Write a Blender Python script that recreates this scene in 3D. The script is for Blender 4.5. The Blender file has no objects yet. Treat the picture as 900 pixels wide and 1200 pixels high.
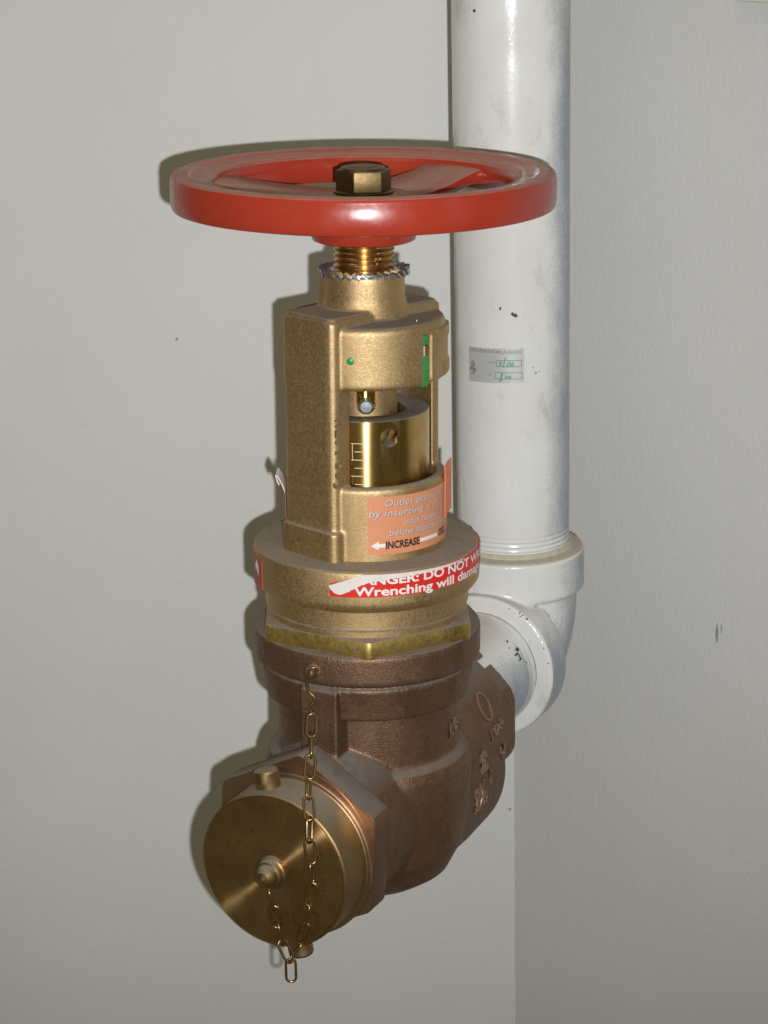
import bpy, bmesh, math, random
from mathutils import Vector, Matrix
from mathutils.bvhtree import BVHTree
random.seed(7)
S = bpy.context.scene
COL = S.collection
rad = math.radians

# ------------------------------------------------------------------ camera
PITCH, ROLL = rad(16.3), rad(1.2)
CAM = Vector((.0077, -1.25, .523))
fw = Vector((0, math.cos(PITCH), -math.sin(PITCH)))
up0 = Vector((0, math.sin(PITCH), math.cos(PITCH)))
rt = Vector((1, 0, 0))*math.cos(ROLL) - up0*math.sin(ROLL)
up = up0*math.cos(ROLL) + Vector((1, 0, 0))*math.sin(ROLL)
cd = bpy.data.cameras.new('camera')
cd.sensor_fit = 'VERTICAL'; cd.sensor_height = 24; cd.lens = 54
cd.clip_start = .02; cd.clip_end = 50
cam = bpy.data.objects.new('camera', cd); COL.objects.link(cam)
M = Matrix((rt, up, -fw)).transposed().to_4x4(); M.translation = CAM
cam.matrix_world = M
S.camera = cam

# ------------------------------------------------------------------ light: camera flash + dim warm room light
W = bpy.data.worlds.new('World'); S.world = W; W.use_nodes = True
bg = W.node_tree.nodes['Background']
bg.inputs[0].default_value = (1.0, .87, .47, 1); bg.inputs[1].default_value = .105

def aim(o, loc, target):
    o.location = loc
    o.rotation_euler = (Vector(target)-Vector(loc)).to_track_quat('-Z', 'Y').to_euler()
ld = bpy.data.lights.new('camera_flash', 'SPOT')
ld.energy = 72; ld.color = (.94, .962, 1); ld.shadow_soft_size = .0048
ld.spot_size = rad(57); ld.spot_blend = 1.0
fl = bpy.data.objects.new('camera_flash', ld); COL.objects.link(fl)
aim(fl, CAM + rt*.027 - up*.029, (-.02, .2, .19))
ld = bpy.data.lights.new('ceiling_lamp', 'AREA')
ld.shape = 'RECTANGLE'; ld.size = 1.3; ld.size_y = 1.3; ld.energy = 4.5; ld.color = (1, .88, .58)
cl = bpy.data.objects.new('ceiling_lamp', ld); COL.objects.link(cl)
aim(cl, (-.25, -.75, 1.75), (0, .2, .1))
ld = bpy.data.lights.new('cool_fill_light', 'AREA')  # added bluish fill from the right for the pipe's edge, no window there
ld.shape = 'RECTANGLE'; ld.size = .7; ld.size_y = 1.1; ld.energy = 1.0; ld.color = (.62, .8, 1)
fill = bpy.data.objects.new('cool_fill_light', ld); COL.objects.link(fill)
aim(fill, (1.5, -.9, .5), (.1, .19, .2))

S.view_settings.view_transform = 'Standard'; S.view_settings.look = 'None'
S.view_settings.exposure = 0; S.view_settings.gamma = 1
S.view_settings.use_curve_mapping = False
S.render.engine = 'CYCLES'
S.cycles.use_denoising = True

# ------------------------------------------------------------------ materials
class NT:
    def __init__(s, name):
        m = bpy.data.materials.new(name); m.use_nodes = True
        s.m = m; s.t = m.node_tree; s.n = s.t.nodes
        s.b = s.n['Principled BSDF']; s.out = s.n['Material Output']
        s.tc = s.n.new('ShaderNodeTexCoord')
    def link(s, a, b): s.t.links.new(a, b)
    def noise(s, scale, detail=3, rough=.55, coord='Object', stretch=None):
        n = s.n.new('ShaderNodeTexNoise')
        n.inputs['Scale'].default_value = scale; n.inputs['Detail'].default_value = detail
        n.inputs['Roughness'].default_value = rough
        if stretch:
            mp = s.n.new('ShaderNodeMapping'); mp.inputs['Scale'].default_value = stretch
            s.link(s.tc.outputs[coord], mp.inputs[0]); s.link(mp.outputs[0], n.inputs[0])
        else: s.link(s.tc.outputs[coord], n.inputs[0])
        return n.outputs[0]
    def ramp(s, fac, stops):
        r = s.n.new('ShaderNodeValToRGB'); e = r.color_ramp.elements
        while len(e) < len(stops): e.new(.5)
        for k, (p, c) in enumerate(stops):
            e[k].position = p
            e[k].color = (c, c, c, 1) if not isinstance(c, tuple) else (*c, 1)
        s.link(fac, r.inputs[0]); return r.outputs[0]
    def mix(s, fac, a, b):
        x = s.n.new('ShaderNodeMix'); x.data_type = 'RGBA'
        for v, i in ((fac, 0), (a, 6), (b, 7)):
            if hasattr(v, 'is_linked'): s.link(v, x.inputs[i])
            else: x.inputs[i].default_value = v if i == 0 else (*v, 1)
        return x.outputs[2]
    def math(s, op, a, b=0.):
        x = s.n.new('ShaderNodeMath'); x.operation = op
        for i, v in enumerate((a, b)):
            if hasattr(v, 'is_linked'): s.link(v, x.inputs[i])
            else: x.inputs[i].default_value = v
        return x.outputs[0]
    def bump(s, h, strength, dist=.001, prev=None):
        b = s.n.new('ShaderNodeBump'); b.inputs['Strength'].default_value = strength
        b.inputs['Distance'].default_value = dist
        s.link(h, b.inputs['Height'])
        if prev: s.link(prev, b.inputs['Normal'])
        return b.outputs[0]
    def set(s, **k):
        for n, v in k.items():
            i = s.b.inputs[n.replace('_', ' ')]
            if hasattr(v, 'is_linked'): s.link(v, i)
            elif isinstance(v, tuple): i.default_value = (*v, 1)
            else: i.default_value = v
    def dust(s, color=(.25, .215, .18), lo=.55, hi=.92, amount=.92, patch=(.25, .5)):
        """settled dust: lies on faces that look up, patchy, thin"""
        g = s.n.new('ShaderNodeNewGeometry'); sp = s.n.new('ShaderNodeSeparateXYZ')
        s.link(g.outputs['True Normal'], sp.inputs[0])
        f = s.ramp(sp.outputs[2], [(lo, 0.), (hi, 1.)])
        n = s.ramp(s.noise(90, 4, .6), [(patch[0], .55), (patch[1], 1.)])
        f = s.math('MULTIPLY', s.math('MULTIPLY', f, n), amount)
        d = s.n.new('ShaderNodeBsdfDiffuse')
        s.link(s.mix(s.noise(420, 3), tuple(c*.82 for c in color), tuple(c*1.15 for c in color)), d.inputs[0])
        mx = s.n.new('ShaderNodeMixShader')
        s.link(f, mx.inputs[0]); s.link(s.b.outputs[0], mx.inputs[1]); s.link(d.outputs[0], mx.inputs[2])
        s.link(mx.outputs[0], s.out.inputs[0])

def mat_cast_brass(name, c1, c2, rough=(.38, .6), grain=850, bstr=.55, metal=1., dust=True, dustcol=(.25, .215, .18), tarnish=(.5, .42, .3), rub=None):
    t = NT(name)
    fine = t.noise(grain, 2, .7)
    col = t.mix(t.ramp(t.noise(32, 5, .65), [(.3, 0.), (.7, 1.)]), c1, c2)
    # tarnish in blotches and runs
    col = t.mix(t.ramp(t.noise(70, 6, .7, stretch=(1, 1, .4)), [(.50, 0.), (.74, .8)]), col, tuple(a*b for a, b in zip(c1, tarnish)))
    if rub: col = t.mix(t.ramp(t.noise(110, 5, .7), [(.56, 0.), (.74, .7)]), col, rub)
    # pits, and bright crystals in the sand-cast skin
    col = t.mix(t.ramp(t.noise(grain*.45, 2, .6), [(.27, .5), (.35, 0.)]), col, tuple(c*.25 for c in c1))
    col = t.mix(t.ramp(t.noise(grain*.8, 1, .5), [(.70, 0.), (.78, .7)]), col, tuple(min(1, c*1.7) for c in c2))
    t.set(Base_Color=col, Metallic=metal, Roughness=t.ramp(t.noise(grain*.35, 4, .7), [(.3, rough[0]), (.7, rough[1])]))
    amp = t.ramp(t.noise(45, 3, .6), [(.3, .35), (.7, 1.)])
    t.set(Normal=t.bump(t.math('MULTIPLY', fine, amp), bstr, .0005, t.bump(t.noise(170, 4, .65), .12, .001)))
    if dust: t.dust(dustcol)
    return t.m

def mat_turned(name, c1, c2, rough, aniso, lines=1500, dust=None, axis_z=True, spots=.35):
    t = NT(name)
    col = t.mix(t.ramp(t.noise(45, 5, .65), [(.38, 0.), (.68, 1.)]), c1, c2)
    sp = t.ramp(t.noise(210, 3, .6), [(.60, 0.), (.72, spots)])
    col = t.mix(sp, col, tuple(c*.3 for c in c1))
    if axis_z: ln = t.noise(1, 2, .6, stretch=(30, 30, lines))
    else:                                  # lathe rings: noise of the distance from the axis
        mp = t.n.new('ShaderNodeVectorMath'); mp.operation = 'MULTIPLY'; mp.inputs[1].default_value = (1, 1, 0)
        t.link(t.tc.outputs['Object'], mp.inputs[0])
        le = t.n.new('ShaderNodeVectorMath'); le.operation = 'LENGTH'; t.link(mp.outputs[0], le.inputs[0])
        nz = t.n.new('ShaderNodeTexNoise'); nz.noise_dimensions = '1D'; nz.inputs['Scale'].default_value = 1400; nz.inputs['Detail'].default_value = 3
        t.link(le.outputs['Value'], nz.inputs['W']); ln = nz.outputs[0]
        col = t.mix(t.ramp(ln, [(.35, .35), (.6, 0.)]), col, tuple(c*.55 for c in c1))
    t.set(Base_Color=col, Metallic=1., Anisotropic=aniso,
          Roughness=t.math('ADD', t.math('MULTIPLY', t.noise(70, 4, .6), .12), rough-.06))
    tg = t.n.new('ShaderNodeTangent'); tg.direction_type = 'RADIAL'; tg.axis = 'Z'
    t.link(tg.outputs[0], t.b.inputs['Tangent'])
    t.set(Anisotropic_Rotation=.25)
    t.set(Normal=t.bump(ln, .10, .0002))
    if dust: t.dust(dust)
    return t.m

def mat_plain(name, col, rough=.5, var=.12, metal=0., scale=180, bump=0., coat=0., dust=None):
    t = NT(name)
    c = t.mix(t.noise(scale, 4, .6), tuple(x*(1-var) for x in col), tuple(min(1, x*(1+var)) for x in col))
    t.set(Base_Color=c, Metallic=metal, Roughness=t.math('ADD', t.math('MULTIPLY', t.noise(scale*1.7, 3), .14), rough-.07))
    if coat: t.set(Coat_Weight=coat, Coat_Roughness=.12)
    if bump: t.set(Normal=t.bump(t.noise(scale*3, 3), bump, .0006))
    if dust: t.dust(**dust)
    return t.m

def mat_wall(name, col, peel, pstr, streak):
    t = NT(name)
    c = t.mix(t.ramp(t.noise(5, 5, .6), [(.3, 0.), (.7, 1.)]), tuple(x*.965 for x in col), tuple(x*1.02 for x in col))
    c = t.mix(t.ramp(t.noise(60, 5, .7), [(.62, 0.), (.8, .16)]), c, (.36, .34, .30))
    h = t.noise(peel, 3, .5, stretch=streak)
    t.set(Base_Color=c, Roughness=.62, Specular_IOR_Level=.3)
    t.set(Normal=t.bump(h, pstr, .0012, t.bump(t.noise(28, 3, .5), .12, .003)))
    return t.m

def mat_pipe(name):
    t = NT(name)
    col = t.mix(t.ramp(t.noise(16, 4, .6), [(.3, 0.), (.72, 1.)]), (.68, .675, .65), (.61, .60, .57))
    # old grey-blue primer showing through thin paint in patches; grime smears
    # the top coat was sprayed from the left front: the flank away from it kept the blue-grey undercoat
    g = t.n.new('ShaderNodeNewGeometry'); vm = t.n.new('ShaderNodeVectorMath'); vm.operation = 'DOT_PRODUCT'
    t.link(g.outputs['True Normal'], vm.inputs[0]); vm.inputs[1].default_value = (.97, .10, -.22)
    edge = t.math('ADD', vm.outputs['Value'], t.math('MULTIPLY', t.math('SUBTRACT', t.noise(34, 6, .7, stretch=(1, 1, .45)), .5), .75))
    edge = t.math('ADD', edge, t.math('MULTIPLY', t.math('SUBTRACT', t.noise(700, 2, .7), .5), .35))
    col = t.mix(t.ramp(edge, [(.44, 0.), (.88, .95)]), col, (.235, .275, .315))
    grime = t.ramp(t.noise(42, 6, .72, stretch=(1, 1, .6)), [(.57, 0.), (.74, .55)])
    col = t.mix(grime, col, (.36, .33, .26))
    t.set(Base_Color=col, Roughness=t.ramp(t.noise(30, 4), [(.3, .12), (.75, .28)]), Specular_IOR_Level=.55)
    t.set(Normal=t.bump(t.noise(380, 3, .6), .10, .0006, t.bump(t.noise(1, 3, .6, stretch=(160, 160, 45)), .16, .0012)))
    t.dust((.42, .38, .30), .7, .97, .8, (.3, .5))
    return t.m

MAT = {}
MAT['brass'] = mat_cast_brass('cast_brass', (.50, .35, .175), (.58, .415, .215), (.44, .68), 1900, .45, tarnish=(.8, .75, .66))
MAT['bronze'] = mat_cast_brass('cast_bronze', (.155, .086, .051), (.198, .114, .070), (.36, .60), 1200, .8, .74, True, (.20, .175, .155), (.6, .55, .5), (.26, .155, .092))
MAT['hexbrass'] = mat_cast_brass('nut_brass', (.54, .385, .12), (.62, .45, .16), (.42, .58), 900, .3)
MAT['turned'] = mat_turned('turned_brass', (.66, .46, .18), (.55, .37, .13), .28, 1.0, dust=(.25, .225, .205))
MAT['thread'] = mat_turned('thread_brass', (.66, .42, .17), (.55, .33, .12), .34, .8)
MAT['cap_side'] = mat_turned('cap_brass_side', (.27, .185, .085), (.32, .22, .10), .50, .3, dust=(.24, .205, .16))
MAT['cap_face'] = mat_turned('cap_brass_face', (.33, .205, .082), (.235, .142, .055), .25, 1.0, axis_z=False, spots=.5)
_p = MAT['cap_face'].node_tree.nodes['Principled BSDF']; _p.inputs['Metallic'].default_value = .88
MAT['copper'] = mat_plain('machined_bronze', (.40, .26, .175), .40, .15, 1., 160)
t = NT('red_enamel')
c = t.mix(t.noise(40, 5, .65), (.29, .026, .013), (.345, .037, .018))
c = t.mix(t.ramp(t.noise(120, 5, .7), [(.66, 0.), (.70, .6)]), c, (.40, .16, .11))      # rubbed, chalky spots
c = t.mix(t.ramp(t.noise(240, 3, .6), [(.72, 0.), (.74, .8)]), c, (.10, .05, .04))       # small chips
t.set(Base_Color=c, Roughness=t.ramp(t.noise(55, 5, .65), [(.3, .15), (.7, .31)]))
t.set(Normal=t.bump(t.noise(260, 3, .6), .06, .0006, t.bump(t.noise(60, 3), .10, .0015)))
t.dust((.42, .235, .19), .70, .97, .75, (.30, .55))
MAT['red'] = t.m
MAT['zinc'] = mat_plain('zinc_plate', (.46, .48, .51), .3, .25, .95, 300)
MAT['bronze_worn'] = mat_cast_brass('worn_bronze', (.27, .17, .12), (.33, .215, .155), (.4, .6), 900, .4, .7, False)
MAT['steel'] = mat_plain('pin_steel', (.26, .29, .31), .5, .2, .5, 400, .2)
MAT['oldbrass'] = mat_plain('aged_brass_nut', (.15, .105, .048), .48, .3, 1., 150, .15, dust=dict(color=(.2, .17, .13), lo=.7, hi=.97, amount=.6))
MAT['green'] = mat_plain('green_paint', (.012, .26, .05), .4, .15, 0., 300, .1)
MAT['chain'] = mat_plain('chain_brass', (.31, .205, .095), .34, .4, 1., 240)
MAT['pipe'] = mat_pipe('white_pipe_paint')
MAT['dope'] = mat_plain('thread_sealant', (.47, .42, .33), .85, .25, 0., 260, .5)
MAT['orange'] = mat_plain('orange_label', (.62, .25, .125), .45, .06, 0., 200)
MAT['orange_edge'] = mat_plain('orange_label_fresh', (.80, .17, .03), .4, .06, 0., 200)
MAT['redlabel'] = mat_plain('red_label', (.60, .022, .02), .38, .08, 0., 200)
MAT['redfaded'] = mat_plain('faded_red_label', (.36, .06, .045), .5, .12, 0., 200)
MAT['label_back'] = mat_plain('label_backing', (.17, .075, .05), .55, .15, 0., 200)
MAT['white'] = mat_plain('white_print', (.74, .70, .66), .5, .05, 0., 300)
MAT['paper'] = mat_plain('torn_white_paper', (.66, .61, .56), .75, .16, 0., 350, .25)
MAT['grey_print'] = mat_plain('faded_print', (.53, .46, .44), .5, .2, 0., 700)
MAT['shade_print'] = mat_plain('letter_outline', (.26, .15, .12), .5, .2, 0., 700)
MAT['black'] = mat_plain('black_print', (.02, .018, .018), .5, .1)
MAT['dark'] = mat_plain('dark_chip', (.045, .04, .035), .7, .3, 0., 500)
MAT['foil'] = mat_plain('silver_sticker', (.50, .50, .485), .4, .08, .25, 150)
MAT['ink_grey'] = mat_plain('grey_print', (.20, .20, .19), .5, .25, 0., 900)
MAT['scale'] = mat_plain('scribed_line', (.72, .55, .30), .5, .1, .4)
MAT['teal'] = mat_plain('teal_ink', (.03, .30, .23), .5, .25, 0., 600)
MAT['scuff'] = mat_plain('wall_scuff', (.30, .29, .27), .7, .35, 0., 700)
MAT['wall_l'] = mat_wall('left_wall_paint', (.59, .583, .562), 240, .2, (1, 1, 1.8))
MAT['wall_r'] = mat_wall('right_wall_paint', (.585, .58, .565), 330, .24, (1, 1, .75))
MAT['trim'] = mat_plain('trim_paint', (.70, .69, .62), .45, .04)

# ------------------------------------------------------------------ mesh helpers
class MB:
    def __init__(s): s.v = []; s.f = []
    def add(s, v, f, m=None):
        o = len(s.v)
        s.v += [tuple(m @ Vector(p)) if m else tuple(p) for p in v]
        s.f += [tuple(i+o for i in q) for q in f]
        return s
    def lathe(s, prof, m=None, seg=96, a0=0., a1=None):
        """prof = [(r, z)...]; closed with caps where r > 0 at the ends"""
        full = a1 is None
        n = seg if full else seg+1
        v, f = [], []
        for (r, z) in prof:
            for k in range(n):
                a = (2*math.pi*k/seg) if full else a0+(a1-a0)*k/seg
                v.append((r*math.sin(a), -r*math.cos(a), z))
        for i in range(len(prof)-1):
            for k in range(seg):
                k2 = (k+1) % n
                f.append((i*n+k, i*n+k2, (i+1)*n+k2, (i+1)*n+k))
        if full:
            if prof[0][0] > 1e-6: f.append(tuple(range(n))[::-1])
            if prof[-1][0] > 1e-6: f.append(tuple((len(prof)-1)*n+k for k in range(n)))
        return s.add(v, f, m)
    def ring(s, prof, m=None, seg=96):
        """closed loop profile revolved"""
        v, f = [], []; N = len(prof)
        for (r, z) in prof:
            for k in range(seg):
                a = 2*math.pi*k/seg; v.append((r*math.sin(a), -r*math.cos(a), z))
        for i in range(N):
            j = (i+1) % N
            for k in range(seg):
                k2 = (k+1) % seg
                f.append((i*seg+k, i*seg+k2, j*seg+k2, j*seg+k))
        return s.add(v, f, m)
    def prism(s, poly, z0, z1, m=None):
        n = len(poly)
        v = [(x, y, z0) for x, y in poly]+[(x, y, z1) for x, y in poly]
        f = [tuple(range(n))[::-1], tuple(range(n, 2*n))]
        f += [(k, (k+1) % n, n+(k+1) % n, n+k) for k in range(n)]
        return s.add(v, f, m)
    def box(s, x0, x1, y0, y1, z0, z1, m=None):
        return s.prism([(x0, y0), (x1, y0), (x1, y1), (x0, y1)], z0, z1, m)
    def tube(s, pts, r, seg=8, closed=False, m=None):
        P = [Vector(p) for p in pts]; n = len(P); v, f = [], []
        prev = None
        for i in range(n):
            a = P[(i-1) % n] if (closed or i) else P[0]
            b = P[(i+1) % n] if (closed or i < n-1) else P[-1]
            t = (b-a).normalized()
            if prev is None:
                u = t.cross(Vector((0, 0, 1)))
                if u.length < .1: u = t.cross(Vector((1, 0, 0)))
            else: u = prev - t*prev.dot(t)
            u.normalize(); w = t.cross(u); prev = u
            rr = r(i/(n-1)) if callable(r) else r
            for k in range(seg):
                q = 2*math.pi*k/seg
                v.append(P[i]+(u*math.cos(q)+w*math.sin(q))*rr)
        for i in range(n if closed else n-1):
            j = (i+1) % n
            for k in range(seg):
                k2 = (k+1) % seg
                f.append((i*seg+k, i*seg+k2, j*seg+k2, j*seg+k))
        if not closed:
            f.append(tuple(range(seg))[::-1]); f.append(tuple((n-1)*seg+k for k in range(seg)))
        return s.add(v, f, m)
    def mesh(s, name):
        me = bpy.data.meshes.new(name); me.from_pydata(s.v, [], s.f)
        bm = bmesh.new(); bm.from_mesh(me)
        bmesh.ops.recalc_face_normals(bm, faces=bm.faces); bm.to_mesh(me); bm.free()
        return me

def finish(me, angle=38):
    me.polygons.foreach_set('use_smooth', [True]*len(me.polygons))
    me.set_sharp_from_angle(angle=rad(angle)); me.update()

def put(name, me, mat, parent=None, label=None, mw=None):
    o = bpy.data.objects.new(name, me); COL.objects.link(o)
    if mat: me.materials.clear(); me.materials.append(MAT[mat])
    if parent: o.parent = parent
    if mw is not None: o.matrix_local = mw
    if label: o['label'] = label
    return o

def obj(name, mb, mat, parent=None, label=None, bevel=0., angle=38, mw=None, bseg=2):
    me = mb.mesh(name)
    if bevel: me = modified(me, [('BEVEL', dict(width=bevel, segments=bseg, limit_method='ANGLE', angle_limit=rad(30)))])
    finish(me, angle)
    return put(name, me, mat, parent, label, mw)

def modified(me, mods):
    o = bpy.data.objects.new('work', me); COL.objects.link(o)
    for k, (ty, kw) in enumerate(mods):
        m = o.modifiers.new(str(k), ty)
        for a, b in kw.items(): setattr(m, a, b)
    dg = bpy.context.evaluated_depsgraph_get(); dg.update()
    r = bpy.data.meshes.new_from_object(o.evaluated_get(dg))
    bpy.data.objects.remove(o)
    return r

def fuse(mb, voxel, it=6, fac=.5):
    return modified(mb.mesh('work'), [('REMESH', dict(mode='VOXEL', voxel_size=voxel)),
                                      ('SMOOTH', dict(factor=fac, iterations=it))])

def cut(me, cutters):
    cs = []; mods = []
    for c in cutters:
        o = bpy.data.objects.new('cutter', c.mesh('cutter')); COL.objects.link(o); cs.append(o)
        mods.append(('BOOLEAN', dict(operation='DIFFERENCE', solver='EXACT', object=o)))
    r = modified(me, mods)
    for o in cs: bpy.data.objects.remove(o)
    return r

def empty(name, loc, label, cat, rot=(0, 0, 0), group=None):
    o = bpy.data.objects.new(name, None); COL.objects.link(o)
    o.empty_display_size = .02; o.location = loc; o.rotation_euler = rot
    o['label'] = label; o['category'] = cat
    if group: o['group'] = group
    return o

def text2d(s, thick=0., slant=0.):
    """letter outlines as a flat triangulated mesh, height ~1, starting at x = 0"""
    c = bpy.data.curves.new('txt', 'FONT'); c.body = s; c.size = 1; c.offset = thick; c.shear = slant
    c.resolution_u = 4
    o = bpy.data.objects.new('txt', c); COL.objects.link(o)
    dg = bpy.context.evaluated_depsgraph_get(); dg.update()
    me = bpy.data.meshes.new_from_object(o.evaluated_get(dg))
    v = [(p.co.x, p.co.y) for p in me.vertices]; f = [tuple(p.vertices) for p in me.polygons]
    bpy.data.objects.remove(o); bpy.data.curves.remove(c); bpy.data.meshes.remove(me)
    x0 = min(p[0] for p in v)
    return [(x-x0, y) for x, y in v], f, max(p[0] for p in v)-x0

def wrap(v, R, az, z, cx=0, cy=0):
    """(u along the arc, w up) -> cylinder of radius R; az measured from the -Y side towards +X"""
    return [(cx+R*math.sin(az+u/R), cy-R*math.cos(az+u/R), z+w) for u, w in v]

def patch(poly_rows, R, cx=0, cy=0, n=28):
    """sheet on a cylinder: poly_rows = function t -> (az, zlow, zhigh) for t in 0..1, closed solid 0.25 mm thick"""
    mb = MB(); v = []; f = []
    for k in range(n+1):
        az, z0, z1 = poly_rows(k/n)
        for r in (R, R-.0006):
            for z in (z0, z1): v.append((cx+r*math.sin(az), cy-r*math.cos(az), z))
    for k in range(n):
        a, b = k*4, k*4+4
        f += [(a, b, b+1, a+1), (a+2, a+3, b+3, b+2), (a, a+2, b+2, b), (a+1, b+1, b+3, a+3)]
    f += [(0, 1, 3, 2), (n*4, n*4+2, n*4+3, n*4+1)]
    return mb.add(v, f)

def lines(strs, R, cx=0, cy=0):
    """strs = [(text, az0, z_base, arc_width or None, height, slant, thick)]"""
    mb = MB()
    for s, az, z, w, h, sl, th in strs:
        v, f, W = text2d(s, th, sl)
        kx = (w/W) if w else h
        mb.add(wrap([(x*kx, y*h) for x, y in v], R, az, z, cx, cy), f)
    return mb

def blob(cx, cy, rx, ry, n=9, jag=.35):
    return [(cx+rx*(1+random.uniform(-jag, jag))*math.cos(2*math.pi*k/n), cy+ry*(1+random.uniform(-jag, jag))*math.sin(2*math.pi*k/n)) for k in range(n)]

def rounded(pts, r, n=4):
    out = []; N = len(pts)
    for i in range(N):
        p = Vector(pts[i]); a = (Vector(pts[i-1])-p).normalized(); b = (Vector(pts[(i+1) % N])-p).normalized()
        for k in range(n+1):
            t = k/n
            q = (p+a*r)*(1-t)**2 + p*2*t*(1-t) + (p+b*r)*t*t
            out.append((q.x, q.y))
    return out

# ------------------------------------------------------------------ setting
def wall(name, p0, d, length, z0, z1, mat):
    d = Vector(d).normalized(); nrm = Vector((d.y, -d.x, 0))
    if nrm.y > 0: nrm = -nrm
    q0 = Vector(p0); q1 = q0+d*length; th = nrm*-.03
    mb = MB()
    mb.add([(*q.xy, z) for q in (q0, q1, q1+th, q0+th) for z in (z0, z1)],
           [(0, 2, 3, 1), (2, 4, 5, 3), (4, 6, 7, 5), (6, 0, 1, 7), (1, 3, 5, 7), (0, 6, 4, 2)])
    o = obj(name, mb, mat); o['kind'] = 'structure'
    return o
CORNER = (.101, .35, 0)
RD = Vector((math.cos(rad(47)), -math.sin(rad(47)), 0))
wl_o = wall('wall_left', CORNER, (-1, 0, 0), 1.4, -.75, 1.0, 'wall_l')
wr_o = wall('wall_right', CORNER, RD, 1.3, -.75, 1.0, 'wall_r')
def wall_mark(polys, wallobj, o3, du, nrm):
    mb = MB()
    for p in polys:
        mb.add([Vector(o3)+du*x+Vector((0, 0, 1))*y+nrm*.0004 for x, y in p], [tuple(range(len(p)))])
    obj('scuff_mark', mb, 'scuff', wallobj)
wall_mark([blob(0, 0, .0012, .0013)], wl_o, (-.1364, .35, .186), Vector((1, 0, 0)), Vector((0, -1, 0)))
wall_mark([blob(0, 0, .0012, .0016)], wl_o, (.0975, .35, -.1796), Vector((1, 0, 0)), Vector((0, -1, 0)))
RN = Vector((-math.sin(rad(47)), -math.cos(rad(47)), 0))
pS = Vector(CORNER)+RD*.189
wall_mark([blob(0, 0, .0011, .0066, 12, .4), blob(.0035, .004, .0005, .003, 8)], wr_o, (pS.x, pS.y, .006), RD, RN)
# pale trim strip on the right wall, its end just in the top corner of the picture
mb = MB()
q = Vector(CORNER)+RD*.199
mb.box(0, .9, -.012, .0, .4225, .47, Matrix.Translation(q) @ Matrix(((RD.x, -RN.x, 0, 0), (RD.y, -RN.y, 0, 0), (0, 0, 1, 0), (0, 0, 0, 1))))
o = obj('wall_trim', mb, 'trim', bevel=.0015)
o['label'] = 'pale cream trim strip along the top of the grey right wall'; o['category'] = 'trim'

# ------------------------------------------------------------------ standpipe: pipe, elbow, nipple
PX, PY = .0918, .19
EZ = .010                                   # height of the horizontal run
BETA = rad(26.0)
sp = empty('standpipe', (PX, PY, -.04), 'white painted vertical pipe with threaded elbow feeding the valve', 'pipe')
OFF = Matrix.Translation((-PX, -PY, .04))   # parts are written in world metres
def sp_part(name, mb, mat, parent=None, **k):
    mb.v = [tuple(OFF @ Vector(p)) for p in mb.v]
    return obj(name, mb, mat, parent or sp, **k)
prof = [(.0, .0745), (.0356, .0745)]
z = .0795
while z < .0930:
    prof += [(.0353+.0009*(z-.08)/.014, z), (.0366, z+.0012), (.0366, z+.0016)]; z += .0031
prof += [(.0365, .0965), (.0365, .62), (0, .62)]
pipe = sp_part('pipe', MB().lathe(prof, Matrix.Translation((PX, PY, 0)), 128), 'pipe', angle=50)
DIR = Vector((-math.sin(BETA), -math.cos(BETA), 0))
E1 = Vector((math.cos(BETA), -math.sin(BETA), 0))
def along(o, zaxis=DIR, xaxis=E1):
    y = zaxis.cross(xaxis)
    m = Matrix((xaxis, y, zaxis)).transposed().to_4x4(); m.translation = Vector(o); return m
# elbow casting
mb = MB()
mb.lathe([(.0400, .046), (.0412, .0500), (.0452, .0508), (.0463, .0525), (.0463, .0765), (.0452, .0778)], Matrix.Translation((PX, PY, 0)), 96)
bend = []
RB = .036
for k in range(15):
    t = k/14*math.pi/2
    c = Vector((PX, PY, EZ))+DIR*RB+Vector((0, 0, RB))
    bend.append(c - DIR*RB*math.cos(t) - Vector((0, 0, RB))*math.sin(t))
bend = [bend[0]+Vector((0, 0, .02))]+bend+[bend[-1]+DIR*.006]
mb.tube(bend, .0415, 48)
mb.lathe([(.0400, .012), (.0412, .0245), (.0468, .0258), (.048, .0275), (.048, .050), (.0466, .0515)], along((PX, PY, EZ)), 96)
el_me = fuse(mb, .0010, 6)
el_me.transform(OFF); finish(el_me, 60)
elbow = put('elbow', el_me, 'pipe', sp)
mb = MB().ring([(.0362, .0770), (.0448, .0772), (.0450, .0784), (.0385, .0792), (.0372, .0815), (.0362, .082)], Matrix.Translation((PX, PY, 0)), 96)
sp_part('thread_sealant', mb, 'dope', angle=50)
prof = [(.0, .045), (.0372, .045)]
for k in range(3): prof += [(.0372, .0535+k*.0026), (.0379, .0545+k*.0026), (.0379, .0549+k*.0026)]
prof += [(.0368, .063), (.0368, .125), (0, .125)]
nip = sp_part('nipple', MB().lathe(prof, along((PX, PY, EZ)), 96), 'pipe', angle=50)
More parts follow.
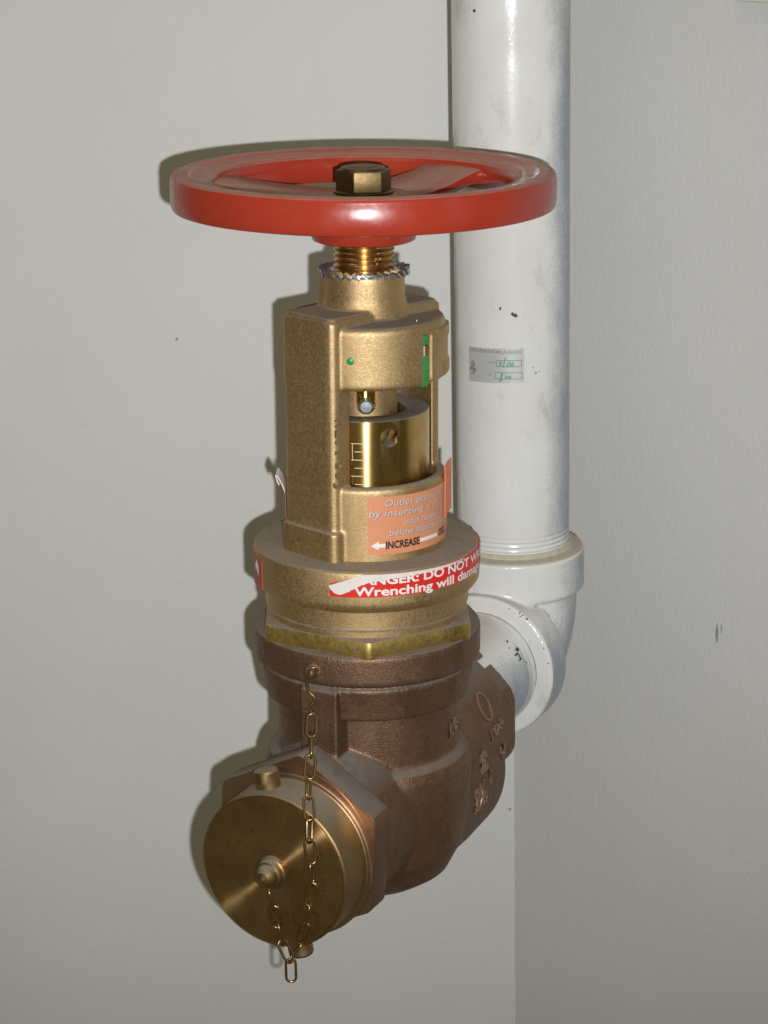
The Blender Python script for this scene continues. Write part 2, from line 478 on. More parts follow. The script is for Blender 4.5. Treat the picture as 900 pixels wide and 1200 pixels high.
# sticker on the pipe
R = .0365
st0, st1 = rad(-51), rad(8)
stk = sp_part('inspection_sticker', patch(lambda t: (st0+(st1-st0)*t, .1945+.0012*(t-.5), .2165+.0012*(t-.5)), R+.0003, PX, PY), 'foil',
              label='silver grey inspection sticker with green handwriting')
aw = (st1-st0)*R
sp_part('printed_name', lines([('LONG-PEARSON-McLAUGHLIN', st0+.03, .2135, aw*.93, .0031, 0, .012)], R+.0006, PX, PY), 'ink_grey', stk)
sp_part('field_caption', lines([('DATE', st0+.42, .2069, .0046, .0019, 0, .01), ('BY', st0+.42, .1990, .0022, .0019, 0, .01)], R+.0006, PX, PY), 'ink_grey', stk)
def frame(az0, az1, z0, z1, w=.00042):
    mb = MB(); r = R+.0006; n = 10
    def strip(a0, a1, b0, b1, k):
        v = []; f = []
        for i in range(k+1):
            a = a0+(a1-a0)*i/k
            v += [(PX+r*math.sin(a), PY-r*math.cos(a), b0), (PX+r*math.sin(a), PY-r*math.cos(a), b1)]
        for i in range(k): f.append((2*i, 2*i+2, 2*i+3, 2*i+1))
        mb.add(v, f)
    strip(az0, az1, z0, z0+w, n); strip(az0, az1, z1-w, z1, n)
    strip(az0, az0+w/R, z0, z1, 1); strip(az1-w/R, az1, z0, z1, 1)
    return mb
sp_part('field_box', frame(st0+.555, st1-.04, .2050, .2094), 'ink_grey', stk)
sp_part('field_box', frame(st0+.525, st1-.03, .1972, .2016), 'ink_grey', stk)
sp_part('handwriting', lines([('3', st0+.585, .2052, .0026, .0045, .2, .03), ('/', st0+.665, .2050, .0022, .0085, .1, .03), ('06', st0+.735, .2053, .0046, .0046, .2, .02),
                              ('J', st0+.60, .1972, .0026, .0062, .15, .03), ('oe', st0+.70, .1976, .0042, .0042, .2, .02)], R+.0008, PX, PY), 'teal', stk)
mb = MB()
for k in range(60):        # speckled round seal
    a = random.uniform(0, 6.28); q = math.sqrt(random.random())
    bl = blob((.0036+q*.0024*math.cos(a)), .2030+q*.0042*math.sin(a), .0005, .0005, 6)
    mb.add(wrap(bl, R+.0006, st0, 0, PX, PY), [tuple(range(6))])
sp_part('seal_mark', mb, 'ink_grey', stk)
# chips in the paint
def chips(spots, R, parent):
    for az, z, rx, ry in spots:
        n = 8; mb = MB().add(wrap(blob(0, 0, rx, ry, n), R+.00025, az, z, PX, PY), [tuple(range(n))])
        sp_part('paint_chip', mb, 'dark', parent)
chips([(rad(-3), .2385, .0013, .0011), (rad(0), .2375, .0011, .0014), (rad(-15), .242, .0007, .0012)], R, pipe)
chips([(rad(20), .2005, .0006, .0006), (rad(17), .204, .0004, .0004), (rad(24), .2012, .0003, .0003), (rad(-40), .4225, .001, .0012)], R, pipe)

def project_polys(polys, bvh, o3, ux, uy, dr, lift, off=None):
    """flat polygons laid in the plane (o3, ux, uy), pushed along dr onto a surface"""
    mb = MB()
    for p, fs in polys:
        v = []
        for x, y in p:
            s = Vector(o3)+ux*x+uy*y
            h = bvh.ray_cast(s, dr, .3)
            v.append((h[0]+h[1]*lift) if h[0] is not None else None)
        for f in fs:
            if all(v[i] is not None for i in f) and max((v[a]-v[b]).length/(math.dist(p[a], p[b])+1e-5) for a, b in zip(f, f[1:]+f[:1])) < 3.5: mb.add([v[i] for i in f], [tuple(range(len(f)))])
    return mb
bm = bmesh.new(); bm.from_mesh(el_me); bvh = BVHTree.FromBMesh(bm); bm.free()
polys = []
for k in range(10):
    a = rad(random.choice([random.uniform(8, 75), random.uniform(5, 40), random.uniform(50, 85)])); q = random.choice([.0472, .0476, .046])
    polys.append((blob(q*math.cos(a), q*math.sin(a), random.uniform(.0003, .0007), random.uniform(.0003, .0006), 7), [tuple(range(7))]))
o3 = OFF @ (Vector((PX, PY, EZ))+DIR*.12)
obj('paint_chip', project_polys(polys, bvh, o3, E1, Vector((0, 0, 1)), -DIR, .0003), 'dark', elbow)
mb = MB()
mb2 = lambda az, z, rx, ry: mb.add([along((PX, PY, EZ)) @ Vector((.0371*math.cos(az+x/.0371), .0371*math.sin(az+x/.0371), z+y)) for x, y in blob(0, 0, rx, ry, 8)], [tuple(range(8))])
for az, z, rx, ry in [(.62, .0665, .0017, .0022), (.5, .0685, .0016, .0008), (.56, .071, .0008, .0026), (.45, .069, .0007, .0024), (.83, .0705, .0007, .0012),
                      (.66, .0605, .0006, .0016), (.38, .0655, .0006, .0005), (.33, .063, .0006, .0007), (.72, .074, .0007, .0006)]: mb2(az, z, rx, ry)
sp_part('paint_chip', mb, 'dark', nip)

# ------------------------------------------------------------------ the valve
VA = rad(26.5)
valve = empty('hose_valve', (-.0045, 0, 0), 'brass and bronze fire hose valve with red handwheel', 'valve', rot=(0, rad(.8), 0))
A = Vector((-math.sin(VA), -math.cos(VA), 0)); A1 = Vector((math.cos(VA), -math.sin(VA), 0)); Zv = Vector((0, 0, 1))
def axm(al, dz=0.): return along(A*al+Zv*dz, A, A1)

# body casting -----------------------------------------------------
mb = MB()
mb.lathe([(.0, -.004), (.0525, -.004), (.0522, .0535), (.0588, .0540), (.0616, .0726), (.0585, .0738), (.0590, .0748), (.0640, .0752), (.0648, .0775), (.0648, .0918), (.0640, .0932), (0, .0932)], None, 128)
# bowl under the seat, with the shoulder round the upper cylinder
mb.lathe([(0, -.0685), (.020, -.0672), (.035, -.0635), (.047, -.0555), (.0548, -.040), (.0585, -.020), (.0600, .000), (.0598, .012), (.0580, .0175), (.050, .0235), (0, .0235)], None, 96)
# horizontal barrel from the inlet side to the outlet hexagon
mb.lathe([(0, -.094), (.040, -.094), (.0485, -.090), (.0515, -.083), (.0530, -.05), (.0525, .0), (.040, .02), (0, .02)], axm(0, -.022), 96)
mb.lathe([(0, -.02), (.048, -.02), (.0485, .03), (.047, .055), (.0455, .078), (0, .078)], axm(0, -.0115), 96)
mb.lathe([(0, -.100), (.044, -.100), (.0495, -.094), (.0505, -.07), (.0505, -.03), (0, -.03)], axm(0, .0005), 96)
mb.prism(rounded([(.0505*math.cos(rad(24+45*k)), .0505*math.sin(rad(24+45*k))) for k in range(8)], .008, 6), -.110, -.078, axm(0, -.001))
# rib above the outlet and the chain eye
mb.box(-.0100, .0125, .004, .0715, .030, .0635, axm(0, 0))
mb.lathe([(0, .055), (.0034, .055), (.0034, .0695), (.0024, .0705), (0, .0705)], axm(0, .0835) @ Matrix.Translation((-.0015, 0, 0)), 20)
body_me = fuse(mb, .00095, 4); finish(body_me, 60)
body = put('body', body_me, 'bronze', valve)
bm = bmesh.new(); bm.from_mesh(body_me); bvhB = BVHTree.FromBMesh(bm); bm.free()
# raised foundry marks on the right flank: each found by its bearing from one point in front of the valve, then laid along the skin
EYE = Vector((.0122, -1.25, .523))
def foundry(bear, h, w, tilt, s=None, th=.03):
    d = Vector(bear).normalized(); hit = bvhB.ray_cast(EYE, d, 3)
    if hit[0] is None: return
    p, n = hit[0], hit[1]
    ux = Zv.cross(n).normalized(); uy = n.cross(ux)
    c, k = math.cos(rad(tilt)), math.sin(rad(tilt))
    ux, uy = ux*c+uy*k, uy*c-ux*k
    if s:
        v, f, Wd = text2d(s, th); polys = [([(x*w/Wd-w/2, y*h/.7-h/2) for x, y in v], f)]
    else:
        polys = []
        q = lambda a, t: (w*t*math.cos(a), h*t*math.sin(a))
        for i in range(28):
            a0, a1 = 2*math.pi*i/28, 2*math.pi*(i+1)/28
            polys.append(([q(a0, 1), q(a1, 1), q(a1, .84), q(a0, .84)], [(0, 1, 2, 3)]))
    me = project_polys(polys, bvhB, p+n*.02, ux, uy, -n, .0002).mesh('m')
    bm = bmesh.new(); bm.from_mesh(me); bmesh.ops.remove_doubles(bm, verts=bm.verts, dist=1e-6); bm.to_mesh(me); bm.free()
    me = modified(me, [('SOLIDIFY', dict(thickness=.0010, offset=0))]); finish(me, 40)
    put('cast_mark', me, 'bronze_worn', body)
foundry((0.0277, 0.93386, -0.3694), 0.0085, 0.014, 8, 'AND', 0.05)
foundry((0.04157, 0.93606, -0.36186), 0.0095, 0.0065, 0, None, 0)
foundry((0.04693, 0.93343, -0.37086), 0.0065, 0.02, 10, '100', 0.03)
foundry((0.04933, 0.93082, -0.37979), 0.008, 0.01, 5, 'UL', 0.03)
foundry((0.04071, 0.92952, -0.38424), 0.0115, 0.011, 0, '2', 0.07)
foundry((0.04354, 0.92773, -0.39034), 0.006, 0.004, 0, 'J', 0.05)
foundry((0.03965, 0.92516, -0.39915), 0.014, 0.018, 5, '2\u00bd', 0.06)
# outlet hexagon, machined lip
hx = rounded([(0.0555*math.cos(rad(26+60*k)), .0555*math.sin(rad(26+60*k))) for k in range(6)], .004)
hexo = obj('outlet_hexagon', MB().prism(hx, .0715, .0905, axm(0, -.0105)), 'bronze', valve, bevel=.0016)
obj('machined_face', MB().lathe([(0, .088), (.0470, .088), (.0470, .0915), (0, .0915)], axm(0, -.0105)), 'copper', hexo)
mb = MB().prism([(x*.985, y*.985) for x, y in hx], 0.0895, .0907, axm(0, -.0105))
obj('machined_face', mb, 'copper', hexo)
obj('outlet_thread', MB().lathe([(0, .090), (.040, .090), (.040, .098), (0, .098)], axm(0, -.0105)), 'copper', hexo)

# ring nut and neck --------------------------------------------------
hx = rounded([(.0662*math.sin(rad(1+60*k)), -.0662*math.cos(rad(1+60*k))) for k in range(6)], .0025, 3)
obj('ring_nut', MB().prism(hx[::-1], .0922, .1022), 'hexbrass', valve, bevel=.0007)
obj('neck', MB().lathe([(.054, .1015), (.0566, .1020), (.0568, .1055), (.0556, .1062), (.0556, .1072), (.0578, .108), (.0580, .1175), (.0600, .1195), (.0, .1195)]), 'brass', valve, angle=30)
obj('bonnet_flange', MB().lathe([(0, .117), (.056, .117), (.0585, .1172), (.0618, .1187), (.0638, .1215), (.0641, .124), (.0641, .1396), (.0637, .1411), (.0628, .1420), (.0610, .1424), (0, .1424)], None, 160), 'brass', valve, angle=30)

# yoke casting: cup, two columns, top block with band ----------------
D = Vector((-math.cos(rad(45)), -math.sin(rad(45)), 0)); N = Vector((math.cos(rad(45)), -math.sin(rad(45)), 0))
def dn(p): return (D.x*p[0]+N.x*p[1], D.y*p[0]+N.y*p[1])
def colpoly(R0, w, ri):
    out = [(R0-.0062, -w), (R0-.0026, -w+.0011), (R0-.0008, -w+.0034), (R0, -w+.0075), (R0, w-.0050), (R0-.0006, w-.0022), (R0-.0020, w-.0006), (R0-.0045, w)]
    amax = math.asin(min(1, w/ri))
    return out+[(ri*math.cos(t), ri*math.sin(t)) for t in [amax*(1-2*k/10) for k in range(11)]]
mb = MB()
mb.ring([(.0390, .139), (.0452, .139), (.0452, .1818), (.0442, .1832), (.0432, .1837), (.0398, .1837), (.0390, .1828)])
for sgn in (1, -1):
    f = lambda p: dn((p[0]*sgn, p[1]*sgn))
    mb.prism([f(p) for p in colpoly(.0452 if sgn > 0 else .0415, .0205, .0378)], .139, .2750)
    mb.prism([f(p) for p in colpoly(.0472, .0222, .0378)], .139, .1585)
mb.prism(rounded([dn(p) for p in [(-.0415, -.0205), (.0452, -.0205), (.0452, .0205), (-.0415, .0205)]], .0060), .2380, .2752)
mb.prism(rounded([dn(p) for p in [(-.0400, -.0190), (.0437, -.0190), (.0437, .0190), (-.0400, .0190)]], .006), .2380, .2772)
mb.lathe([(0, .2375), (.043, .2375), (.0440, .2385), (.0444, .240), (.0444, .2690), (.0436, .2708), (.0420, .2718), (0, .2724)], None, 128)
mb.lathe([(0, .270), (.0248, .270), (.0232, .279), (.0224, .2815), (.0222, .2945), (.0216, .2955), (0, .2955)], None, 96)
mb.prism(rounded([dn(p) for p in [(0, -.0180), (.0190, -.0180), (.0190, -.002), (0, -.002)]], .002), .272, .2950)
# clamp plate at the right end of the band
for a0, a1, r, z0, z1 in [(53, 104, .0460, .2395, .2655), (60, 98, .0467, .2610, .2670), (70, 104, .0469, .2405, .2475)]:
    n = 12
    poly = [(r*math.sin(rad(a0+(a1-a0)*k/n)), -r*math.cos(rad(a0+(a1-a0)*k/n))) for k in range(n+1)]
    poly += [(.040*math.sin(rad(a1-(a1-a0)*k/n)), -.040*math.cos(rad(a1-(a1-a0)*k/n))) for k in range(n+1)]
    mb.prism(poly, z0, z1)
ym = fuse(mb, .00075, 9)
def azm(az, r, z):     # frame standing on a cylinder: x along the arc, y up, z outward
    o = Vector((r*math.sin(az), -r*math.cos(az), z)); nz = Vector((math.sin(az), -math.cos(az), 0)); nx = Vector((math.cos(az), math.sin(az), 0))
    m = Matrix((nx, Zv, nz)).transposed().to_4x4(); m.translation = o; return m
slot = azm(rad(48.5), .0444, .2535)
ym = cut(ym, [MB().box(-.0024, .0024, -.020, .0125, -.0022, .004, slot), MB().lathe([(0, -.0012), (.0021, -.0012), (.0021, .004), (0, .004)], azm(rad(-10), .0446, .2545), 20)])
finish(ym, 50)
yoke = put('yoke', ym, 'brass', valve)
obj('green_mark', MB().lathe([(0, -.002), (.0021, -.002), (.0021, -.0001), (.0016, .0002), (0, .0003)], azm(rad(-10), .0446, .2545), 20), 'green', yoke, label='round green paint dot')
obj('green_mark', MB().box(-.0023, .0023, -.0165, .0012, -.0026, -.0004, slot), 'green', yoke, bevel=.0004, label='long green stripe in slot')
obj('green_mark', MB().box(-.0023, .0023, .0062, .0118, -.0026, -.0006, slot), 'green', yoke, bevel=.0006, label='short green stripe in slot')
obj('slot_pin', MB().lathe([(0, -.0028), (.0022, -.0028), (.0022, .0028), (0, .0028)], slot @ Matrix.Translation((.0002, .0034, -.0016)) @ Matrix.Rotation(rad(90), 4, 'X'), 16), 'copper', yoke)
# raised letters reading downward on the column flank
o3 = Vector((*dn((.0437, .0205)), 0)); mbt = MB()
for k, s in enumerate(['N', 'L', 'I', 'I', 'G', '8', 'J']):
    v, f, Wd = text2d(s, .03)
    zt = .2225-k*.0058
    mbt.add([o3-D*(.0002+y*.0068)+Zv*(zt-x*.0040/max(Wd, .35))+N*.0002 for x, y in v], f)
me = modified(mbt.mesh('m'), [('SOLIDIFY', dict(thickness=.0010, offset=0))]); finish(me)
put('cast_mark', me, 'brass', yoke)
# casting specks
for m_ in (azm(rad(-66), .0464, .2655),):
    obj('cast_mark', MB().lathe([(0, -.001), (.0008, -.001), (.0008, .0004), (0, .0008)], m_, 10), 'turned', yoke)
for x, y, zz in [(.0283, -.022, .2722), (-.0245, .0165, .2722)]:
    obj('cast_mark', MB().lathe([(0, -.001), (.0011, -.001), (.0011, .0003), (0, .0006)], Matrix.Translation((x, y, zz)), 12), 'turned', yoke)

# sleeve with hole and scale ----------------------------------------
sl = MB().ring([(.0225, .146), (.0357, .146), (.0357, .2184), (.0351, .2190), (.0236, .2190), (.0225, .2184)], None, 160).mesh('s')
sl = cut(sl, [MB().lathe([(0, -.02), (.0054, -.02), (.0054, .01), (0, .01)], azm(rad(22), .0357, .2095), 32)])
sl = modified(sl, [('BEVEL', dict(width=.0004, segments=2, limit_method='ANGLE', angle_limit=rad(50)))])
finish(sl, 35)
sleeve = put('sleeve', sl, 'turned', valve)
for k in range(6):
    w = .0085 if k % 2 == 0 else .0065
    a1 = rad(.8); a0 = a1-w/.0357; zz = .2068-k*.0046; n = 6
    v = []; f = []
    for i in range(n+1):
        a = a0+(a1-a0)*i/n
        for r in (.03575, .0355):
            for q in (-.00022, .00022): v.append((r*math.sin(a), -r*math.cos(a), zz+q))
    for i in range(n): a, b = 4*i, 4*i+4; f += [(a, b, b+1, a+1), (a+1, b+1, b+3, a+3), (a, a+2, b+2, b)]
    obj('scale_line', MB().add(v, f), 'scale', sleeve)
a = rad(-11.5); v = [(r*math.sin(a+q), -r*math.cos(a+q), zz) for r in (.03575,) for q in (-.006, .006) for zz in (.1972, .2070)]
obj('scale_line', MB().add(v, [(0, 2, 3, 1)]), 'scale', sleeve)

# spindle stub with slot and steel pin --------------------------------
stub = MB().lathe([(0, .190), (.0178, .190), (.0178, .240), (0, .240)], None, 64).mesh('s')
pm = azm(rad(1.5), .0178, .2240)
stub = cut(stub, [MB().box(-.0052, .0052, 0, .02, -.010, .005, pm), MB().lathe([(0, -.010), (.0052, -.010), (.0052, .005), (0, .005)], pm, 32)])
finish(stub, 35)
obj_rod = MB().lathe([(0, .200), (.0098, .200), (.0098, .239), (0, .239)], None, 40)
spin = put('spindle', stub, 'brass', valve)
obj('inner_rod', obj_rod, 'turned', spin)
obj('pin', MB().lathe([(0, -.012), (.0036, -.012), (.0036, -.0008), (.0030, -.0002), (0, 0)], pm @ Matrix.Translation((0, -.0012, 0)), 24), 'steel', spin)
prof = [(0, .292), (.0155, .292)]; z = .2945
while z < .3135: prof += [(.0150, z), (.0167, z+.0011), (.0168, z+.0016), (.0150, z+.0028)]; z += .0030
prof += [(.0150, .330), (0, .330)]
obj('spindle_thread', MB().lathe(prof, None, 64), 'thread', spin, angle=60)

# toothed lock washer ---------------------------------------------------
mb = MB().ring([(.0165, .2956), (.0212, .2956), (.0212, .2966), (.0165, .2966)])
for k in range(30):
    a = 2*math.pi*k/30+.03
    m = azm(a, .0226, .2961) @ Matrix.Rotation(rad(-42), 4, 'Z')
    mb.box(-.0026, .0026, -.00055, .00055, -.0022, .0024, m)
for k in range(6):       # curled wire end at the right
    m = azm(rad(78)+k*.05, .0236, .2968) @ Matrix.Rotation(rad(60*k), 4, 'Z')
    mb.box(-.0026, .0026, -.0004, .0004, -.0012, .0014, m)
obj('lock_washer', mb, 'zinc', valve)

# handwheel ---------------------------------------------------------------
rim = MB().ring([(.0885, .3318), (.1020, .3312), (.1038, .3318), (.1046, .3335), (.1048, .3370), (.1048, .3462), (.1044, .3470), (.1044, .3484), (.1038, .3497), (.1024, .3505), (.1004, .3507),
                 (.0965, .3507), (.0950, .3505), (.0932, .3492), (.0915, .3489), (.0880, .3487), (.0845, .3480), (.0820, .3466), (.0806, .3440), (.0806, .3360), (.0830, .3325)], None, 200)
hw = obj('handwheel', rim, 'red', valve, label='red enamelled handwheel rim, dusty on top', angle=40)
for k in range(3):
    az = rad(40+120*k)            # azimuth from the far side, clockwise
    dx = Vector((math.sin(az), math.cos(az), 0)); dy = Vector((dx.y, -dx.x, 0))
    rows = [(.010, .024, .3372), (.030, .0240, .3378), (.050, .0220, .3396), (.066, .0200, .3420), (.076, .0205, .3438), (.083, .0240, .3450)]
    v = []; f = []
    for x, w, zt in rows:
        for yy, zz in ((-w, zt), (w, zt), (w, zt-.0065), (-w, zt-.0065)):
            p = dx*x+dy*yy; v.append((p.x, p.y, zz))
    for q in range(len(rows)-1):
        for e in range(4): f.append((q*4+e, q*4+(e+1) % 4, q*4+4+(e+1) % 4, q*4+4+e))
    f += [(0, 1, 2, 3), tuple(len(v)-4+e for e in (3, 2, 1, 0))]
    obj('spoke', MB().add(v, f), 'red', hw, bevel=.0012)
obj('hub', MB().lathe([(0, .3126), (.0262, .3126), (.0282, .3134), (.0290, .3155), (.0292, .322), (.0285, .334), (.0270, .3370), (.0235, .3385), (0, .3385)]), 'red', hw)
hx = [(.0154*math.sin(rad(40+60*k)), -.0154*math.cos(rad(36+60*k))) for k in range(6)]
mb = MB().lathe([(0, .3380), (.0165, .3380), (.0165, .3398), (0, .3398)], None, 40); mb.prism(hx, .3398, .3512)
mb.lathe([(.0134, .3509), (.0118, .3527), (.0085, .3526), (.0078, .3534), (.0030, .3538), (0, .3538)], None, 40)
obj('wheel_nut', mb, 'oldbrass', valve, bevel=.0005)

# red warning label round the flange ---------------------------------------
RF = .0644
l0, l1 = rad(-18), rad(105)
wlab = obj('warning_label', patch(lambda t: (l0+(l1-l0)*t, .1280+.0010*t, .1355+.0058*min(1, t*7)), RF), 'redlabel', valve, label='torn red warning label with white lettering', angle=50)
for s, az, z, w, h, th in [('ANGER: DO NOT WRENCH', -2.5, .1356, 101.5, .0067, .03), ('Wrenching will damage the', -6, .1292, 98, .0070, .025)]:
    obj('lettering', lines([(s, rad(az), z, rad(w)*RF, h, 0, th)], RF+.00025), 'white', wlab)
def lerp_tab(tab, x):
    for (a, b), (c, d) in zip(tab, tab[1:]):
        if x <= c: return b+(d-b)*(x-a)/(c-a)
    return tab[-1][1]
def torn(t):
    a = -18.5+75*t
    zt = lerp_tab([(-18.5, .1343), (-8, .1388), (-2, .1413), (60, .1413)], a)
    zb = lerp_tab([(-18.5, .1338), (-16, .1305), (-13, .1293), (-9, .1312), (-3, .1350), (2, .1370), (12, .1383), (26, .1394), (44, .1402), (57, .1412)], a)
    return rad(a), min(zb+.00022*math.sin(a*2.3)+.0001*math.sin(a*5.1), zt-.0001), zt
obj('torn_edge', patch(torn, RF+.0006, n=60), 'paper', wlab, label='white torn paper edge of the red label', angle=50)
wl2 = obj('warning_label', patch(lambda t: (rad(-80+15*t), .1205+.0005*t, .1385-.001*t), RF, n=8), 'redfaded', valve, label='end of the red label at the left of the flange', angle=50)
mb = MB().add(wrap([(0, .008), (.0075, .0035), (.0078, .0095), (.004, .0128)], RF+.0004, rad(-75), .1240), [(0, 1, 2, 3)])
obj('arrow_mark', mb, 'white', wl2)

# orange instruction label on the cup ------------------------------------------
RC = .0455
o0, o1 = rad(1), rad(92)
olab = obj('instruction_label', patch(lambda t: (o0+(o1-o0)*t, .1462, .1790), RC), 'orange', valve, label='faded orange label with grey lettering and white arrow', angle=50)
INS = [('Outlet pressure adjusted', 13, .1737, 82), ('by inserting a rod or tool', 2, .1680, 92), ('into holes in nut', 27, .1622, 52), ('below handwheel', 16, .1567, 55)]
for txt, az, zb, w in INS:
    ol = obj('lettering', lines([(txt, rad(az)+.006, zb-.00022, rad(w)*RC, .0056, .15, .022)], RC+.0002), 'shade_print', olab)
    obj('lettering', lines([(txt, rad(az), zb, rad(w)*RC, .0056, .15, .004)], RC+.00035), 'grey_print', olab)
ar = [(.0018, .0025), (.0060, .0050), (.0060, .0036), (.0098, .0036), (.0098, .0015), (.0060, .0015), (.0060, .0001)]
obj('arrow_head', MB().add(wrap(ar, RC+.0003, o0, .1490), [(0, 6, 5, 2, 1), (2, 5, 4, 3)]), 'white', olab)
v = []; f = []
for k in range(9):
    u = .0315+.0150*k/8; v += wrap([(u, .0015), (u, .0036)], RC+.0003, o0, .1490)
for k in range(8): f.append((2*k, 2*k+2, 2*k+3, 2*k+1))
obj('arrow_shaft', MB().add(v, f), 'white', olab)
obj('lettering', lines([('INCREASE', rad(13.5), .1496, .0212, .0058, 0, .035), ('DEC', rad(62), .1500, .0085, .0056, .12, .03)], RC+.0003), 'black', olab)
# lifted label ends at either side
def strip_plate(name, pts, z0, z1, mat, label, th=.0006):
    mb = MB(); v = []; f = []; n = len(pts)
    for (x, y) in pts: v += [(x, y, z0), (x, y, z1)]
    for k in range(n-1): f.append((2*k, 2*k+2, 2*k+3, 2*k+1))
    me = modified(mb.add(v, f).mesh('m'), [('SOLIDIFY', dict(thickness=th, offset=0))]); finish(me)
    return put(name, me, mat, valve, label)
strip_plate('lifted_label', [(0.0440+.0040*k/8, -.014+.018*k/8+.002*math.sin(k/8*3)) for k in range(9)], .1585, .1880, 'orange_edge', 'bright orange label end lifting off at the right')
strip_plate('lifted_label', [(-.0452-.0012*k/6, -.008+.020*k/6) for k in range(7)], .1480, .1800, 'label_back', 'brownish red label end at the left of the cup')
v = []; f = []
for k in range(15):
    t = -1.2+k/14*4.4
    x = -.0455-.0046*(1-math.cos(t-(-1.2)))*.55; zz = .1752+.0055*math.sin(t)
    v += [(x, -.004, zz), (x+.0006, .006, zz+.0015)]
for k in range(14): f.append((2*k, 2*k+2, 2*k+3, 2*k+1))
me = modified(MB().add(v, f).mesh('m'), [('SOLIDIFY', dict(thickness=.0007, offset=0))]); finish(me)
put('paper_curl', me, 'paper', valve, 'curled scrap of white paper at the left of the cup')

# ------------------------------------------------------------------ hose cap screwed on the outlet
CL = .0250; CR = .0445
capE = obj('hose_cap', MB().lathe([(.0, .0), (.0462, .0), (.0462, .0012), (.0452, .0018), (.0448, .0060), (CR, CL-.0010), (CR-.0008, CL-.0002), (CR-.0016, CL-.0004), (0, CL-.0005)], None, 160), 'cap_side', valve,
           label='round brass hose cap with two lugs and a centre knob', angle=30, mw=axm(.0917, -.0145))
obj('back_rim', MB().ring([(.0458, -.0004), (.0476, -.0004), (.0478, .0008), (.0472, .0014), (.0458, .0014)], None, 160), 'copper', capE)
obj('cap_face', MB().lathe([(0, CL-.001), (CR-.0017, CL-.001), (CR-.0017, CL+.00015), (CR-.0024, CL+.00035), (.011, CL-.0001), (0, CL-.0001)], None, 160), 'cap_face', capE, angle=20)
for s in (1, -1):
    m = Matrix.Rotation(rad(11), 4, 'Z') @ Matrix.Translation((0, s*.041, CL*.50)) @ Matrix.Rotation(rad(-90*s), 4, 'X')
    obj('lug', MB().lathe([(0, 0), (.0070, 0), (.0070, .0118), (.0063, .0130), (0, .0133)], m, 32), 'cap_side', capE, angle=30)
obj('knob', MB().lathe([(0, CL-.001), (.0092, CL-.001), (.0092, CL+.0028), (.0084, CL+.0036), (.0080, CL+.0052), (.0076, CL+.0060), (.0066, CL+.0064), (.0064, CL+.0085), (.0056, CL+.0102), (.0040, CL+.0122), (0, CL+.0130)], None, 48), 'cap_side', capE, angle=30)

# ------------------------------------------------------------------ chain
chain = empty('cap_chain', (-.0340, -.062, .086), 'thin brass link chain from the valve collar to the hose cap knob', 'chain')
CO = -Vector((-.0340, -.062, .086))
path = [(-0.0338, -0.0725, 0.0639), (-0.0343, -0.08, 0.0569), (-0.0343, -0.088, 0.0492), (-0.0353, -0.097, 0.0396), (-0.0362, -0.106, 0.032), (-0.0353, -0.1165, 0.0232), (-0.0359, -0.1205, 0.0137), (-0.0353, -0.1215, 0.0018), (-0.0343, -0.122, -0.0105), (-0.0366, -0.122, -0.0269), (-0.0398, -0.121, -0.042), (-0.0435, -0.119, -0.0556), (-0.048, -0.1195, -0.066), (-0.0514, -0.119, -0.0554), (-0.0533, -0.1185, -0.0445), (-0.0556, -0.1195, -0.0313), (-0.0583, -0.1205, -0.0176)]
path = [Vector(p) for p in path]
low = min(range(len(path)), key=lambda i: path[i].z)
path[low].z = (path[low-1].z+path[low+1].z)/2-.0035
def walker(pts):
    cum = [0]
    for a, b in zip(pts, pts[1:]): cum.append(cum[-1]+(b-a).length)
    def at(s):
        s = max(0, min(cum[-1], s))
        for k in range(len(pts)-1):
            if s <= cum[k+1] or k == len(pts)-2:
                return pts[k].lerp(pts[k+1], (s-cum[k])/(cum[k+1]-cum[k]))
    return at, cum[-1]
LW, LL, WR = .0068, .0153, .00074
lp = []
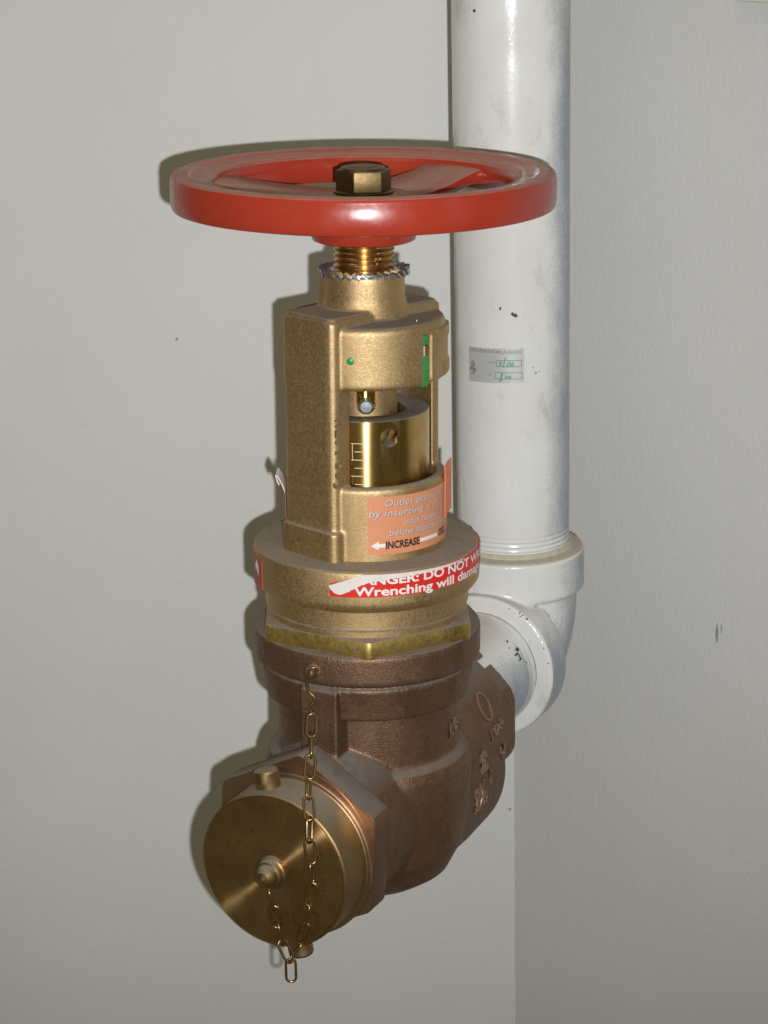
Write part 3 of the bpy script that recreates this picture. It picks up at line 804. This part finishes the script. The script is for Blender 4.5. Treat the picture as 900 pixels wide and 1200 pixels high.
hs = (LL-LW)/2; r_ = LW/2-WR
for k in range(9): t = math.pi*k/8; lp.append((r_*math.cos(t), 0, hs+r_*math.sin(t)))
for k in range(9): t = math.pi+math.pi*k/8; lp.append((r_*math.cos(t), 0, -hs+r_*math.sin(t)))
lme = MB().tube(lp, WR, 8, closed=True).mesh('link'); finish(lme, 60); lme.materials.append(MAT['chain'])
def put_link(c, t, tw):
    x = t.cross((CAM-c).normalized())
    if x.length < .1: x = t.cross(Vector((1, 0, 0)))
    x = Matrix.Rotation(rad(tw), 3, t) @ x.normalized(); y = t.cross(x)
    m = Matrix((x, y, t)).transposed().to_4x4(); m.translation = c+CO
    put('link', lme, None, chain, mw=m)
for pts in (path[:low+1], path[low:]):
    at, tot = walker(pts)
    nl = round(tot/(LL-4*WR)); pitch = tot/nl
    for i in range(nl):
        a, b = at(i*pitch), at((i+1)*pitch)
        put_link((a+b)/2, (a-b).normalized(), (0 if i % 2 == 0 else 80)+random.uniform(-22, 22))
put_link(path[low]-Vector((0, 0, LL/2-1.5*WR)), Vector((0, 0, 1)), 0)      # the lowest link hangs straight down
# S-hook round the eye on the collar
hook = [(-.0300, -.0695, .0885), (-.0318, -.0700, .0905), (-.0343, -.0700, .0895), (-.0358, -.0700, .0855), (-.0360, -.0702, .0800), (-.0350, -.0705, .0765), (-.0326, -.0708, .0738), (-.0322, -.0710, .0712), (-.0344, -.0712, .0690), (-.0350, -.0712, .0668), (-.0338, -.0712, .0645), (-.0322, -.0712, .0655)]
def smooth(pts, n=5):
    P = [Vector(p) for p in pts]; out = []
    for i in range(len(P)-1):
        p0, p1, p2, p3 = P[max(i-1, 0)], P[i], P[i+1], P[min(i+2, len(P)-1)]
        for k in range(n):
            t = k/n
            out.append(.5*((2*p1)+(p2-p0)*t+(2*p0-5*p1+4*p2-p3)*t*t+(3*p1-p0-3*p2+p3)*t**3))
    return out+[P[-1]]
obj('hook', MB().tube([p+CO for p in smooth(hook)], .00085, 8), 'chain', chain)
